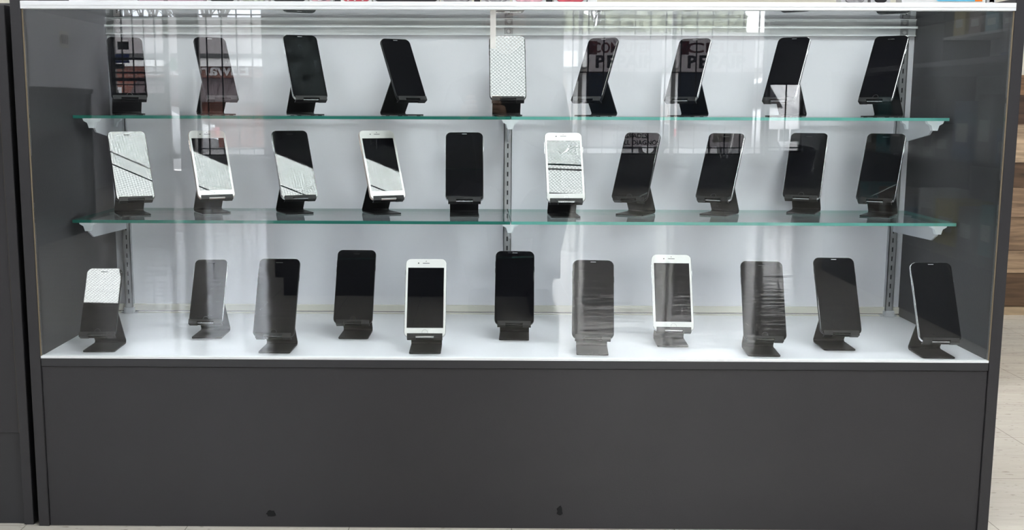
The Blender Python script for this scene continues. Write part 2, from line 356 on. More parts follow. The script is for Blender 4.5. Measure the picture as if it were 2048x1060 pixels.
bm = nb(); box(bm, -0.0452, -0.0352, 0.0024, 0.0029, 0.884, 0.9500); obj('tape_strip', bm, TAPE, case)
bm = nb(); box(bm, -W, W, DB, 0.462, 0.345, 0.9345); obj('back_panel', bm, BACKLAM, case)
bm = nb(); box(bm, -W, W, DB-0.006, 0.462, 0.3305, 0.345, bev=0.001); box(bm, -W, W, DB-0.009, DB, ZD, 0.3275); obj('bottom_track', bm, CREAM, case)
bm = nb(); box(bm, -W, W, DB-0.004, 0.468, 0.9345, 0.9525); box(bm, -W, W, DB-0.016, DB-0.004, 0.9500, 0.9522); box(bm, -W, W, DB-0.007, DB-0.004, 0.9345, 0.9365); obj('top_track', bm, RAIL, case)
# slotted standards
def standard(x):
    bm = nb(); hw, y0 = 0.0085, DB-0.013; z0, z1 = 0.338, 0.934
    for s in (-1, 1):
        a, b = sorted((s*hw, s*0.0015)); box(bm, x+a, x+b, y0, y0+0.0015, z0, z1)
        a, b = sorted((s*hw, s*(hw-0.0015))); box(bm, x+a, x+b, y0, DB, z0, z1)
    z = z0
    while z < z1:
        box(bm, x-0.0015, x+0.0015, y0, y0+0.0015, z, min(z+0.0100, z1)); z += 0.0203
    st = obj('shelf_standard', bm, STEEL, case)
    bm = nb(); box(bm, x-0.0035, x+0.0035, y0+0.004, DB, z0, z1); obj('slot_backing', bm, DARKSLOT, st)
    bm = nb(); box(bm, x-0.011, x+0.011, DB-0.018, DB, ZD, 0.3385, bev=0.001); box(bm, x-0.018, x+0.018, DB-0.012, DB, ZD, 0.3285); obj('foot_clip', bm, BRKT, st)
    # plate with screw on the track above
    bm = nb(); box(bm, x-0.0085, x+0.0085, DB-0.0065, DB-0.003, 0.934, 0.950, bev=0.0005)
    obj('track_plate', bm, STEEL, st)
    bm = nb(); cyl(bm, (x, DB-0.0062, 0.942), (x, DB-0.0085, 0.942), 0.0045, 0.0035, 16); k = obj('screw', bm, ALU, st, smooth=False)
for x in (-0.842, -0.002, 0.844): standard(x)
Z1, Y1, Z2, Y2 = 0.7635, 0.222, 0.5610, 0.1725
def bracket(x, zt, yf, side):
    t = 0.0016
    bm = nb(); zb = zt-0.0065
    prism(bm, [(DB-0.012, zb-0.0005), (DB-0.012, zb-0.050), (DB-0.05, zb-0.046), (yf+0.055, zb-0.028), (yf+0.03, zb-0.010), (yf+0.028, zb-0.0005)] if zt > 0.7 else
              [(DB-0.012, zb-0.0005), (DB-0.012, zb-0.040), (yf+0.06, zb-0.034), (yf+0.035, zb-0.022), (yf+0.03, zb-0.0005)], 0, x-t, x+t)
    br = obj('shelf_bracket', bm, BRKT, case)
    for yy in (yf+0.034, DB-0.06):
        bm = nb()
        prism(bm, [(x-0.017, zb), (x+0.017, zb), (x+0.015, zb-0.005), (x+0.008, zb-0.009), (x+0.005, zb-0.019), (x-0.005, zb-0.019), (x-0.008, zb-0.009), (x-0.015, zb-0.005)], 1, yy-0.006, yy+0.006)
        obj('shelf_clip', bm, CLIP, br)
for zt, yf in ((Z1, Y1), (Z2, Y2)):
    bracket(-0.842, zt, yf, -1); bracket(-0.002, zt, yf, 0); bracket(0.844, zt, yf, 1)
def shelf(x0, x1, zt, yf, em, label):
    bm = nb(); fs = box(bm, x0, x1, yf, DB-0.016, zt-0.006, zt)
    for f in (fs[4], fs[5], fs[2], fs[0], fs[1], fs[3]): pass
    for f in fs:
        f.normal_update(); c = f.calc_center_median()
        if abs(c.z-zt) > 1e-5 and abs(c.z-zt+0.006) > 1e-5: f.material_index = 1
    tag(obj('glass_shelf', bm, [SHELFG, em]), label, 'glass shelf', 'glass shelves in the display case')
shelf(-0.868, -0.003, Z1, Y1, EDGEL, 'green-edged glass shelf of the upper level, left half, under five phones')
shelf(-0.001, 0.8595, Z1, Y1, EDGER, 'paler teal-edged glass shelf of the upper level, right half, under four phones')
shelf(-0.861, -0.003, Z2, Y2, EDGEL, 'green-edged glass shelf of the middle level, left half')
shelf(-0.001, 0.866, Z2, Y2, EDGER, 'paler teal-edged glass shelf of the middle level, right half')

# ================================================================ PHONES AND STANDS
PH = {
    'a1': (-0.7812, 0.3142, 0.3938, 0.0723, 0.1489),
    'a2': (-0.5910, 0.3165, 0.5539, 0.0691, 0.1491),
    'a3': (-0.4086, 0.3141, 0.4410, 0.0744, 0.1547),
    'a4': (-0.2009, 0.3168, 0.5901, 0.0695, 0.1457),
    'a5': (-0.0055, 0.3098, 0.0212, 0.0752, 0.1522),
    'a6': (0.1533, 0.3129, -0.5840, 0.0703, 0.1497),
    'a7': (0.3454, 0.3106, -0.5630, 0.0714, 0.1486),
    'a8': (0.5449, 0.3110, -0.6377, 0.0700, 0.1519),
    'a9': (0.7414, 0.3120, -0.6980, 0.0713, 0.1560),
    'b1': (-0.7570, 0.2487, 0.4842, 0.0775, 0.1579),
    'b2': (-0.6048, 0.3005, 0.4793, 0.0778, 0.1570),
    'b3': (-0.4320, 0.2973, 0.4431, 0.0778, 0.1575),
    'b4': (-0.2494, 0.2933, 0.4347, 0.0778, 0.1577),
    'b5': (-0.0933, 0.2543, 0.0225, 0.0779, 0.1576),
    'b6': (0.1117, 0.2407, 0.0441, 0.0778, 0.1579),
    'b7': (0.2425, 0.2933, -0.4866, 0.0777, 0.1578),
    'b8': (0.4162, 0.2986, -0.5360, 0.0779, 0.1566),
    'b9': (0.6110, 0.3479, -0.4357, 0.0778, 0.1572),
    'b10': (0.7424, 0.2817, -0.5542, 0.0777, 0.1577),
    'c1': (-0.7749, 0.0338, 0.0338, 0.0666, 0.1356),
    'c2': (-0.6040, 0.1630, -0.0066, 0.0668, 0.1363),
    'c3': (-0.4456, 0.0310, -0.0250, 0.0779, 0.1584),
    'c4': (-0.3128, 0.1649, -0.0239, 0.0779, 0.1580),
    'c5': (-0.1637, 0.0326, 0.0031, 0.0779, 0.1582),
    'c6': (0.0061, 0.1587, -0.0408, 0.0779, 0.1579),
    'c7': (0.1483, 0.0281, -0.0732, 0.0779, 0.1578),
    'c8': (0.3111, 0.1042, -0.0471, 0.0780, 0.1586),
    'c9': (0.4664, 0.0241, -0.0769, 0.0779, 0.1583),
    'c10': (0.6240, 0.0790, -0.0237, 0.0778, 0.1584),
    'c11': (0.7855, 0.0142, -0.0339, 0.0775, 0.1575),
}
ZS = {'a': Z1, 'b': Z2, 'c': ZD}
H0, T = 0.0328, math.radians(30)
LIP = 0.0
def rib(path, th):
    """closed outline around a polyline in (y, z)"""
    L, Rr = [], []
    n = len(path)
    for i, p in enumerate(path):
        d = Vector((0, 0))
        if i: d += (Vector(p)-Vector(path[i-1])).normalized()
        if i < n-1: d += (Vector(path[i+1])-Vector(p)).normalized()
        d.normalize(); nn = Vector((-d.y, d.x))
        ref = (Vector(path[1])-Vector(path[0])).normalized() if i == 0 else (Vector(p)-Vector(path[i-1])).normalized()
        k = th/2/max(0.4, abs(ref.dot(d)))
        L.append(tuple(Vector(p)+nn*k)); Rr.append(tuple(Vector(p)-nn*k))
    return L + Rr[::-1]
def UV(u, b):      # point u along the phone, b behind its face, in (y, z)
    return (math.sin(T)*u+math.cos(T)*b, H0+math.cos(T)*u-math.sin(T)*b)
def make_stand():
    t = bpy.data.objects.new('phone_stand', None); COL.objects.link(t); t.empty_display_size = 0.03
    th = 0.0024; hw = 0.0297
    bm = nb(); r = 0.004
    pts = [(-hw, 0.076), (-hw, 0.004+r), (-hw+r*0.3, 0.004+r*0.3), (-hw+r, 0.004), (hw-r, 0.004), (hw-r*0.3, 0.004+r*0.3), (hw, 0.004+r), (hw, 0.076)]
    prism(bm, pts, 2, 0.0004, 0.0004+th)
    for sx in (-1, 1):
        for yy in (0.014, 0.066): cyl(bm, (sx*0.022, yy, 0), (sx*0.022, yy, 0.0006), 0.004, seg=10)
    obj('base', bm, STAND, t)
    j = UV(0.053, 0.0102)
    a0 = (0.076, 0.0016); foot = Vector((0.0835, 0.0065)); d = (Vector(j)-foot).normalized()
    path = [a0, (0.0795, 0.0019), (0.0822, 0.0032), (0.0835, 0.0065)] + [tuple(foot+(Vector(j)-foot)*k) for k in (0.5, 0.93)] + [UV(0.0545, 0.0105), UV(0.052, 0.0092)]
    bm = nb(); prism(bm, rib(path, th), 0, -hw, hw); obj('leg', bm, STAND, t)
    bm = nb(); prism(bm, rib([UV(0.053, 0.0092), UV(-0.0015, 0.0092)], 0.0018), 0, -0.0315, 0.0315); obj('back_rest', bm, STAND, t)
    bm = nb()
    for x0, x1 in ((-0.033, -0.017), (0.017, 0.033)):
        prism(bm, rib([UV(-0.0012, 0.0098), UV(-0.0012, -0.0016), UV(0.0072, -0.0016)], 0.0022), 0, x0, x1)
    prism(bm, rib([UV(0.0028, -0.0016), UV(0.0072, -0.0016)], 0.0022), 0, -0.017, 0.017)
    obj('lip', bm, STAND, t)
    return t
def copy_tree(o, parent=None):
    c = o.copy(); COL.objects.link(c)
    if parent: c.parent = parent
    for ch in list(o.children): copy_tree(ch, c)
    return c
# key: kind (H home button, N no button), frame, front, stand/phone labels
ORD = ['', 'first', 'second', 'third', 'fourth', 'fifth', 'sixth', 'seventh', 'eighth', 'ninth', 'tenth', 'eleventh']
SPEC = {
 'a1': ('H', PBLACK, PGLASS, 'black phone at the far left of the top shelf, barred door mirrored in it'),
 'a2': ('N', PBLACK, PGLASS, 'black phone second from the left on the top shelf, mirrored brick shop sign across it'),
 'a3': ('N', PSILVER, PGLASS, 'smudged black phone with silver edge, third from the left on the top shelf'),
 'a4': ('N', PBLACK, PGLASS, 'strongly turned black phone with round corners, fourth from the left on the top shelf'),
 'a5': ('N', PBLACK, PGLASS, 'front-facing black-framed phone mirroring a ceiling light, middle of the top shelf'),
 'a6': ('N', PBLACK, PGLASS, 'left-turned black phone just right of the middle of the top shelf'),
 'a7': ('N', PSILVER, PGLASS, 'left-turned black phone with silver edge, third from the right on the top shelf'),
 'a8': ('N', PSILVER, PGLASS, 'black phone with bright silver-white frame, second from the right on the top shelf'),
 'a9': ('H', PSILVER, PGLASS, 'black phone at the far right end of the top shelf'),
 'b1': ('H', PBLACK, PGLASS, 'black phone at the far left of the middle shelf, face mirroring a ceiling light'),
 'b2': ('H', PGOLD, WGLASS, 'white-faced phone second from the left on the middle shelf'),
 'b3': ('H', PSILVER, PGLASS, 'black home-button phone with bright lower half, third from the left on the middle shelf'),
 'b4': ('H', PGOLD, WGLASS, 'white-bezel phone with rose sides, fourth from the left on the middle shelf'),
 'b5': ('N', PSILVER, PGLASS, 'front-facing dark phone just left of the centre upright on the middle shelf'),
 'b6': ('H', PSILVER, WGLASS, 'brightly lit white phone just right of the centre upright on the middle shelf'),
 'b7': ('H', PBLACK, PGLASS, 'all-black home-button phone fourth from the right on the middle shelf'),
 'b8': ('H', PSILVER, PGLASS, 'black phone with silver edge third from the right on the middle shelf'),
 'b9': ('H', PSILVER, PGLASS, 'black phone with silver edge second from the right on the middle shelf'),
 'b10': ('H', PSILVER, PGLASS, 'black phone with silver edge at the far right of the middle shelf'),
 'c1': ('H', PBLACK, PGLASS, 'small black phone at the far left of the white deck, upper half bright'),
 'c2': ('H', PSILVER, PGLASS, 'small dark phone second from the left on the white deck'),
 'c3': ('H', PBLACK, PGLASS, 'large black phone third from the left on the white deck'),
 'c4': ('H', PBLACK, PGLASS, 'black phone set back fourth from the left on the white deck'),
 'c5': ('H', PSILVER, WGLASS, 'white-bezel phone left of centre on the white deck'),
 'c6': ('N', PBLACK, PGLASS, 'black phone in front of the centre upright on the white deck'),
 'c7': ('N', PBLACK, PGLASS, 'dark grey looking phone at the front edge, just right of centre on the white deck'),
 'c8': ('H', PSILVER, WGLASS, 'white-bezel phone right of centre on the white deck'),
 'c9': ('H', PBLACK, PGLASS, 'black phone third from the right on the white deck'),
 'c10': ('N', PBLACK, PGLASS, 'right-leaning black phone second from the right on the white deck'),
 'c11': ('N', PSILVER, PGLASS, 'black phone at the far right end of the white deck, by the side wall'),
}
def make_phone(kind, frame, front, w_, h_):
    t = bpy.data.objects.new('smartphone', None); COL.objects.link(t); t.empty_display_size = 0.03
    r = 0.0105 if kind == 'H' else 0.0115
    D = 0.0076
    bm = nb(); rr_solid(bm, w_, h_, r, [(0.0016, 0.0004), (0.0006, 0.0008), (0.0, 0.002), (0.0, 0.0056), (0.0006, 0.0068), (0.0018, D)])
    obj('frame', bm, frame, t)
    bm = nb(); rr_solid(bm, w_, h_, r, [(0.0014, 0.0), (0.0009, 0.0003), (0.0008, 0.0009)]); obj('front_glass', bm, front, t)
    hole = HOLE
    disp = SMUDGE if (w_, h_) == SMSIZE else DISP
    if kind == 'H':
        bz = 0.0185*h_/0.158; dw = w_*0.876; dh = h_-2*bz
        bm = nb(); box(bm, -dw/2, dw/2, -0.00004, 0.0001, bz, bz+dh); obj('display', bm, disp, t)
        bm = nb(); bmesh.ops.create_circle(bm, cap_ends=False, segments=28, radius=0.0056, matrix=Matrix.Translation((0, -0.00006, bz*0.52)) @ Matrix.Rotation(PI/2, 4, 'X'))
        rg = list(bm.edges); e = bmesh.ops.extrude_edge_only(bm, edges=rg); vv = [v for v in e['geom'] if isinstance(v, bmesh.types.BMVert)]
        c = Vector((0, -0.00006, bz*0.52))
        for v in vv: v.co = c+(v.co-c)*0.89
        obj('home_button', bm, RINGM if front is WGLASS else RINGD, t)
        zt = h_-bz*0.5
        bm = nb(); box(bm, -0.0065, 0.0065, -0.00006, 0.0002, zt-0.0006, zt+0.0006); obj('earpiece', bm, hole, t)
        if front is WGLASS:
            bm = nb(); cyl(bm, (-0.0145, -0.00006, zt), (-0.0145, 0.0002, zt), 0.0014, seg=14); cyl(bm, (0, -0.00006, zt+0.004), (0, 0.0002, zt+0.004), 0.0009, seg=10); obj('front_camera', bm, hole, t)
    else:
        bm = nb(); box(bm, -w_/2+0.0035, w_/2-0.0035, -0.00004, 0.0001, 0.0042, h_-0.0042); obj('display', bm, disp, t)
        bm = nb(); box(bm, -0.005, 0.005, -0.00008, 0.0002, h_-0.0052, h_-0.0042); obj('earpiece', bm, RINGM, t)
    for s, z0_, z1_ in ((-1, 0.70, 0.77), (-1, 0.79, 0.86), (1, 0.72, 0.79)):
        bm = nb(); a, b_ = sorted((s*(w_/2-0.0004), s*(w_/2+0.0005))); box(bm, a, b_, 0.0026, 0.005, h_*z0_, h_*z1_); obj('side_button', bm, frame, t)
    return t
ROW = {'a': 'the top shelf', 'b': 'the middle shelf', 'c': 'the white deck'}
CNT = {'a': 9, 'b': 10, 'c': 11}
stand0 = make_stand(); first = True
TW = {'a5': -1.9, 'b1': 0.0, 'b2': -1.4, 'b4': -1.7, 'b3': -1.2}
cache = {}
SMSIZE = (round(PH['a3'][3], 3), round(PH['a3'][4], 3))
for k, (X, Y, ya, w_, h_) in PH.items():
    kind, frame, front, lab = SPEC[k]
    st = stand0 if first else copy_tree(stand0); first = False
    z = ZS[k[0]]+0.0001
    st.location = (X, Y, z); st.rotation_euler = (0, 0, ya)
    i = int(k[1:]); n = CNT[k[0]]
    pos = (ORD[i]+' from the left') if i <= (n+1)//2 else (ORD[n-i+1]+' from the right') if i < n else 'at the right end'
    if i == 1: pos = 'at the left end'
    tag(st, 'bent black metal stand on %s, %s, holding a %s phone' % (ROW[k[0]], pos, 'white' if front is WGLASS else 'black'), 'phone stand', 'phone stands on '+ROW[k[0]])
    w_, h_ = round(w_, 3), round(h_, 3)
    key = (kind, frame.name, front.name, w_, h_)
    if key in cache: ph = copy_tree(cache[key])
    else: ph = make_phone(kind, frame, front, w_, h_); cache[key] = ph
    tt = T+math.radians(TW.get(k, 0))
    ph.location = (X, Y, z+H0); ph.rotation_euler = (-tt, 0, ya)
    tag(ph, lab, 'smartphone', 'phones on '+ROW[k[0]])

# ================================================================ NEIGHBOUR COUNTER (left of the case)
nc = thing('cash_counter', 'charcoal counter butted against the left side of the display case', 'counter', (-1.3, 0.02, 0))
o_ = Vector((1.3, -0.02, 0))
def put(bm, nm, m, par, off):
    bmesh.ops.translate(bm, vec=off, verts=bm.verts); return obj(nm, bm, m, par)
bm = nb(); box(bm, -0.919, -0.901, 0.004, 0.50, 0, 0.958, bev=0.0012); put(bm, 'side_panel', CHAR, nc, o_)
bm = nb(); box(bm, -1.70, -0.9195, 0.008, 0.024, 0.178, 0.955, bev=0.001); put(bm, 'front_panel', CHAR, nc, o_)
bm = nb(); box(bm, -0.9198, -0.9190, 0.0065, 0.008, 0.178, 0.955); put(bm, 'edge_highlight', SEAL, nc, o_)  # tan strip put in for the highlight along the panel edge
bm = nb(); box(bm, -1.70, -0.9195, 0.012, 0.028, 0.0, 0.177); put(bm, 'kick_panel', CHARB, nc, o_)
bm = nb(); box(bm, -1.70, -0.9195, 0.03, 0.50, 0.93, 0.95); put(bm, 'top', CHARB, nc, o_)
bm = nb(); box(bm, -1.72, -1.70, 0.008, 0.50, 0, 0.958); put(bm, 'end_panel', CHAR, nc, o_)

# ================================================================ PACKAGES BEHIND THE CASE
def C_(n, c, r=0.4, **k): return mat(n, c, r, **k)
PKW = C_('pack_white_card', (0.80, 0.80, 0.80)); PKCL = C_('pack_clear_plastic_grey', (0.55, 0.55, 0.56), 0.2)
PKBK = C_('pack_black', (0.012, 0.010, 0.013)); PKBL = C_('pack_sky_blue', (0.16, 0.56, 0.80)); PKOR = C_('pack_orange', (0.95, 0.25, 0.02))
PKMV = C_('pack_mauve', (0.50, 0.34, 0.43)); PKMT = C_('pack_maroon_ink', (0.10, 0.02, 0.06)); PKPK = C_('pack_pink', (0.72, 0.40, 0.46), var=0.3, scale=120)
PKRD = C_('pack_red', (0.55, 0.06, 0.09), 0.3, var=0.25, scale=90); PKGY = C_('pack_grey_print', (0.30, 0.29, 0.30), var=0.4, scale=150); PKGN = C_('pack_green_print', (0.42, 0.47, 0.38), var=0.6, scale=160)
BX, BY, BZ, BK = 0.0326, 1.15, 1.058, 1.534      # back counter the packages stand on
bc = thing('back_counter', 'long charcoal counter behind the display case carrying the packages', 'counter', (0, 1.25, 0))
bm = nb(); box(bm, -1.45, 1.31, -0.12, 0.22, 0.08, BZ-0.03); obj('body', bm, CHAR, bc)
bm = nb(); box(bm, -1.42, 1.28, -0.09, 0.20, 0, 0.08); obj('plinth', bm, BLK, bc)
bm = nb(); box(bm, -1.46, 1.315, -0.14, 0.23, BZ-0.03, BZ-0.0002, bev=0.002); obj('top', bm, CHAR, bc)
def pack(x0, x1, body, label, inner=None, h=0.16, y=0.045, d=0.03, mar=0.004, name='phone_case_package', cat='package'):
    t = thing(name, label, cat, (BX+BK*(x0+x1)/2, BY, BZ), group='packages standing behind the case'); t.scale = (BK, BK, BK); hw = (x1-x0)/2
    bm = nb(); box(bm, -hw, hw, -d/2, d/2, 0, h, bev=0.001); obj('carton' if not inner else 'blister', bm, body, t)
    if inner:
        bm = nb(); rr_solid(bm, 2*(hw-mar), h-0.03, 0.008, [(0.001, 0), (0, 0.001), (0, 0.003)], dz=0.0045, y0=-d/2-0.0022); obj('case_insert', bm, inner, t)
    return t
p = pack(-0.868, -0.800, PKBK, 'black carton with grey print at the left end of the package row', h=0.12, name='carton', cat='box')
for i, x in enumerate((-0.022, -0.004, 0.014)):
    bm = nb(); box(bm, x, x+0.013, -0.0158, -0.015, 0.009, 0.03); obj('printed_patch', bm, PKGY, p)
def printed(x0, xb0, xb1, xo1, x1, label):
    t = pack(x0, x1, PKW, label, h=0.14, name='carton', cat='box'); c = (x0+x1)/2
    bm = nb(); prism(bm, [(xb0-c, 0.12), (xb0-c, 0.018), (xb0-c+0.003, 0.011), (xb0-c+0.008, 0.0075), (xb1-c, 0.0075), (xb1-c, 0.12)], 1, -0.0157, -0.0148); obj('blue_panel', bm, PKBL, t)
    bm = nb(); box(bm, xb1-c, xo1-c, -0.0157, -0.0148, 0.0075, 0.12); obj('orange_panel', bm, PKOR, t)
    bm = nb(); box(bm, x0-c+0.008, xb0-c-0.012, -0.0154, -0.0148, 0.0125, 0.0128); box(bm, x0-c+0.008, xb0-c-0.02, -0.0154, -0.0148, 0.0145, 0.0148); obj('fine_print', bm, PKGY, t)
printed(-0.797, -0.752, -0.691, -0.678, -0.674, 'white carton with sky-blue and orange print near the left end of the package row')
printed(0.684, 0.740, 0.813, 0.826, 0.832, 'white carton with sky-blue and orange print near the right end of the package row')
t = pack(-0.671, -0.627, PKMV, 'mauve pack lettered UNICORN in the row behind the case', h=0.13, name='carton', cat='box'); text('lettering', 'UNICORN', 0.011, (-0.0205, -0.0152, 0.0085), PKMT, t, depth=0.0003, bold=0.0003, width=0.041)
t = pack(-0.620, -0.557, PKMV, 'mauve pack lettered TABLE in the row behind the case', h=0.13, name='carton', cat='box'); text('lettering', 'TABLE', 0.012, (-0.024, -0.0152, 0.0075), PKMT, t, depth=0.0003, bold=0.0003, width=0.034)
bm = nb(); prism(bm, [(0.004, 0.008), (0.030, 0.0125), (0.034, 0.0105), (0.022, 0.009), (0.030, 0.008)], 1, -0.0157, -0.0148); obj('wing_print', bm, PKMT, t)
pack(-0.549, -0.496, PKCL, 'clear package with plain black case beside the mauve TABLE pack', PKBK, mar=0.003)
pack(-0.492, -0.440, PKCL, 'clear package with green-and-black patterned case', PKGN, mar=0.003)
pack(-0.436, -0.370, PKCL, 'clear package with plain black case right of the green patterned one', PKBK, mar=0.003)
t = pack(-0.367, -0.325, PKCL, 'package with pink, white and grey swirl case', PKPK, mar=0.002)
for k, (a, m_) in enumerate(((0.0, PKW), (0.008, C_('pack_slate', (0.13, 0.12, 0.16))))):
    bm = nb(); prism(bm, [(-0.006+a, 0.006), (0.002+a, 0.012), (0.008+a, 0.03), (0.016+a, 0.03), (0.008+a, 0.012), (0.000+a, 0.006)], 1, -0.0185, -0.0172); obj('swirl_print', bm, m_, t)
pack(-0.323, -0.313, PKBK, 'narrow black package between the pink swirl and red swirl ones', d=0.02)
t = pack(-0.311, -0.256, PKW, 'package with red and white swirl case', PKRD, mar=0.003)
for x in (-0.016, -0.004, 0.010):
    bm = nb(); prism(bm, [(x, 0.006), (x+0.003, 0.006), (x+0.009, 0.03), (x+0.004, 0.03)], 1, -0.0185, -0.0172); obj('swirl_print', bm, PKW, t)
pack(-0.253, -0.136, PKCL, 'wide black package near the middle of the package row', PKBK, mar=0.002, h=0.18)
t = pack(-0.133, -0.078, PKCL, 'package with dark grey striped insert', PKGY, mar=0.002)
pack(-0.074, -0.063, PKBK, 'thin black package left of the ring case', d=0.02)
t = pack(-0.061, -0.010, PKCL, 'package with grey ring case', PKGY, mar=0.004)
bm = nb(); bmesh.ops.create_circle(bm, segments=24, radius=0.016, matrix=Matrix.Translation((0, -0.0175, 0.016)) @ Matrix.Rotation(PI/2, 4, 'X'))
e = bmesh.ops.extrude_edge_only(bm, edges=list(bm.edges)); c = Vector((0, -0.0182, 0.016))
for v in [v for v in e['geom'] if isinstance(v, bmesh.types.BMVert)]: v.co = c+(v.co-c)*0.86
obj('ring', bm, PKCL, t)
pack(-0.006, 0.053, PKW, 'package with glittery pink case', PKPK, mar=0.004)
pack(0.055, 0.066, PKBK, 'thin black package left of the red case', d=0.02)
pack(0.068, 0.126, PKCL, 'package with red case at the right end of the package row', PKRD, mar=0.004)
pack(0.128, 0.145, PKW, 'plain white package end-on beside the red case', d=0.02)
pack(0.577, 0.624, PKCL, 'clear package with grey insert left of the right carton', PKGY, mar=0.006)
pack(0.629, 0.664, PKCL, 'package with small black insert beside the right carton', PKBK, mar=0.006)
pack(0.834, 0.850, PKCL, 'clear grey package at the right end of the package row', PKW, mar=0.004)

# ================================================================ BEHIND THE CAMERA: COUNTERS, ISLAND, GOODS
def big_box(name, label, cat, x0, x1, y0, y1, z0, z1, m, parts=()):
    t = thing(name, label, cat, ((x0+x1)/2, (y0+y1)/2, z0)); X, Y = (x1-x0)/2, (y1-y0)/2
    bm = nb(); box(bm, -X, X, -Y, Y, 0.08, z1-z0-0.03, bev=0.004); obj('body', bm, m, t)
    bm = nb(); box(bm, -X+0.03, X-0.03, -Y+0.03, Y-0.03, 0, 0.08); obj('plinth', bm, BLK, t)
    bm = nb(); box(bm, -X-0.01, X+0.01, -Y-0.01, Y+0.01, z1-z0-0.03, z1-z0, bev=0.003); obj('top', bm, m, t)
    return t
DKC = mat('dark_counter_laminate', (0.022, 0.024, 0.028), 0.35, var=0.05)
big_box('counter', 'long black counter along the left wall of the shop', 'counter', -3.1, -2.5, -5.07, -1.2, 0, 0.885, DKC)
isl = big_box('island_cabinet', 'tall black island cabinet behind the crouching photographer', 'cabinet', -0.91, 0.27, -3.15, -2.56, 0, 1.95, BLK)
# right showcase with goods
rs = thing('glass_counter', 'black-based glass counter full of boxed goods on the right side', 'display case', (1.95, -2.35, 0))
bm = nb(); box(bm, -0.35, 0.35, -1.05, 1.05, 0, 0.26, bev=0.003); obj('base', bm, DKC, rs)
bm = nb(); box(bm, -0.345, -0.339, -1.0, 1.0, 0.262, 0.93); obj('front_glass', bm, PANE, rs)
bm = nb(); box(bm, -0.35, 0.35, -1.05, 1.05, 0.93, 0.95, bev=0.002); obj('top', bm, DKC, rs)
for s in (-1, 1):
    bm = nb(); a, b_ = sorted((s*1.03, s*1.05)); box(bm, -0.35, 0.35, a, b_, 0.26, 0.93); obj('side_panel', bm, DKC, rs)
bm = nb(); box(bm, 0.33, 0.35, -1.03, 1.03, 0.26, 0.93); obj('back_panel', bm, GREYW, rs)
bm = nb(); box(bm, -0.30, 0.33, -1.03, 1.03, 0.585, 0.593); obj('shelf', bm, SHELFG, rs)
GC = [('yellow', (0.62, 0.50, 0.08)), ('dark blue', (0.05, 0.14, 0.30)), ('white', (0.7, 0.7, 0.7)), ('grey', (0.25, 0.26, 0.28)), ('teal', (0.06, 0.30, 0.34)), ('brown', (0.22, 0.15, 0.10))]
spots = {}
k = 0
for zi, (z0, lvl) in enumerate(((0.2605, 'lower level'), (0.5935, 'glass shelf'))):
    y = -3.3
    while y < -1.62:
        wd = random.uniform(0.10, 0.2); ci = random.randrange(6); nm, c = GC[ci]; h = random.uniform(0.10, 0.24)
        bm = nb(); box(bm, -0.07, 0.07, -wd/2, wd/2, 0, h, bev=0.002)
        o = obj('goods_box', bm, C_('goods_'+nm.replace(' ', '_'), c)); o.location = (1.80, y+wd/2, z0)
        bm = nb(); box(bm, -0.0712, -0.0695, -wd*0.32, wd*0.32, h*0.3, h*0.62); obj('printed_label', bm, PKW if ci != 2 else PKGY, o)
        k += 1
        tag(o, '%s box, %s from the window end, on the glass counter %s' % (nm, (ORD+['twelfth', 'thirteenth', 'fourteenth', 'fifteenth'])[k if zi == 0 else k-kk], 'base' if zi == 0 else 'shelf'), 'box', 'boxed goods in the right glass counter')
        y += wd+random.uniform(0.01, 0.05)
    kk = k
# shelf unit by the right part of the window wall
gd = thing('merchandise_shelf', 'grey shelving unit with blue hanging cards near the front right wall', 'shelving', (4.0, -6.6, 0))
bm = nb(); box(bm, 0.25, 0.29, -1.1, 1.1, 0, 1.9); obj('back_board', bm, GREYW, gd)
for z in (0.15, 0.55, 0.95, 1.35):
    bm = nb(); box(bm, -0.15, 0.25, -1.1, 1.1, z, z+0.02); obj('shelf', bm, GREYW, gd)
for s in (-1, 1):
    bm = nb(); a, b_ = sorted((s*1.1, s*1.13)); box(bm, -0.15, 0.29, a, b_, 0, 1.9); obj('side_frame', bm, BLK, gd)
for j, z in enumerate((0.17, 0.57, 0.97, 1.37)):
    for i in range(7):
        nm, c = GC[(i*5+j*2) % 6]; h = 0.14+0.03*((i*3+j) % 4)
        bm = nb(); box(bm, -0.06, 0.06, -0.11, 0.11, 0, h, bev=0.002)
        o = obj('stock_box', bm, C_('goods_'+nm.replace(' ', '_'), c)); o.location = (3.95, -7.5+0.3*i, z+0.0002)
        bm = nb(); box(bm, -0.0612, -0.0595, -0.07, 0.07, h*0.3, h*0.6); obj('printed_label', bm, PKW if nm != 'white' else PKGY, o)
        tag(o, '%s stock box on the %s grey shelf, %s from its window end' % (nm, ('lowest', 'second', 'third', 'topmost')[j], ORD[i+1]), 'box', 'stock on the grey shelving')
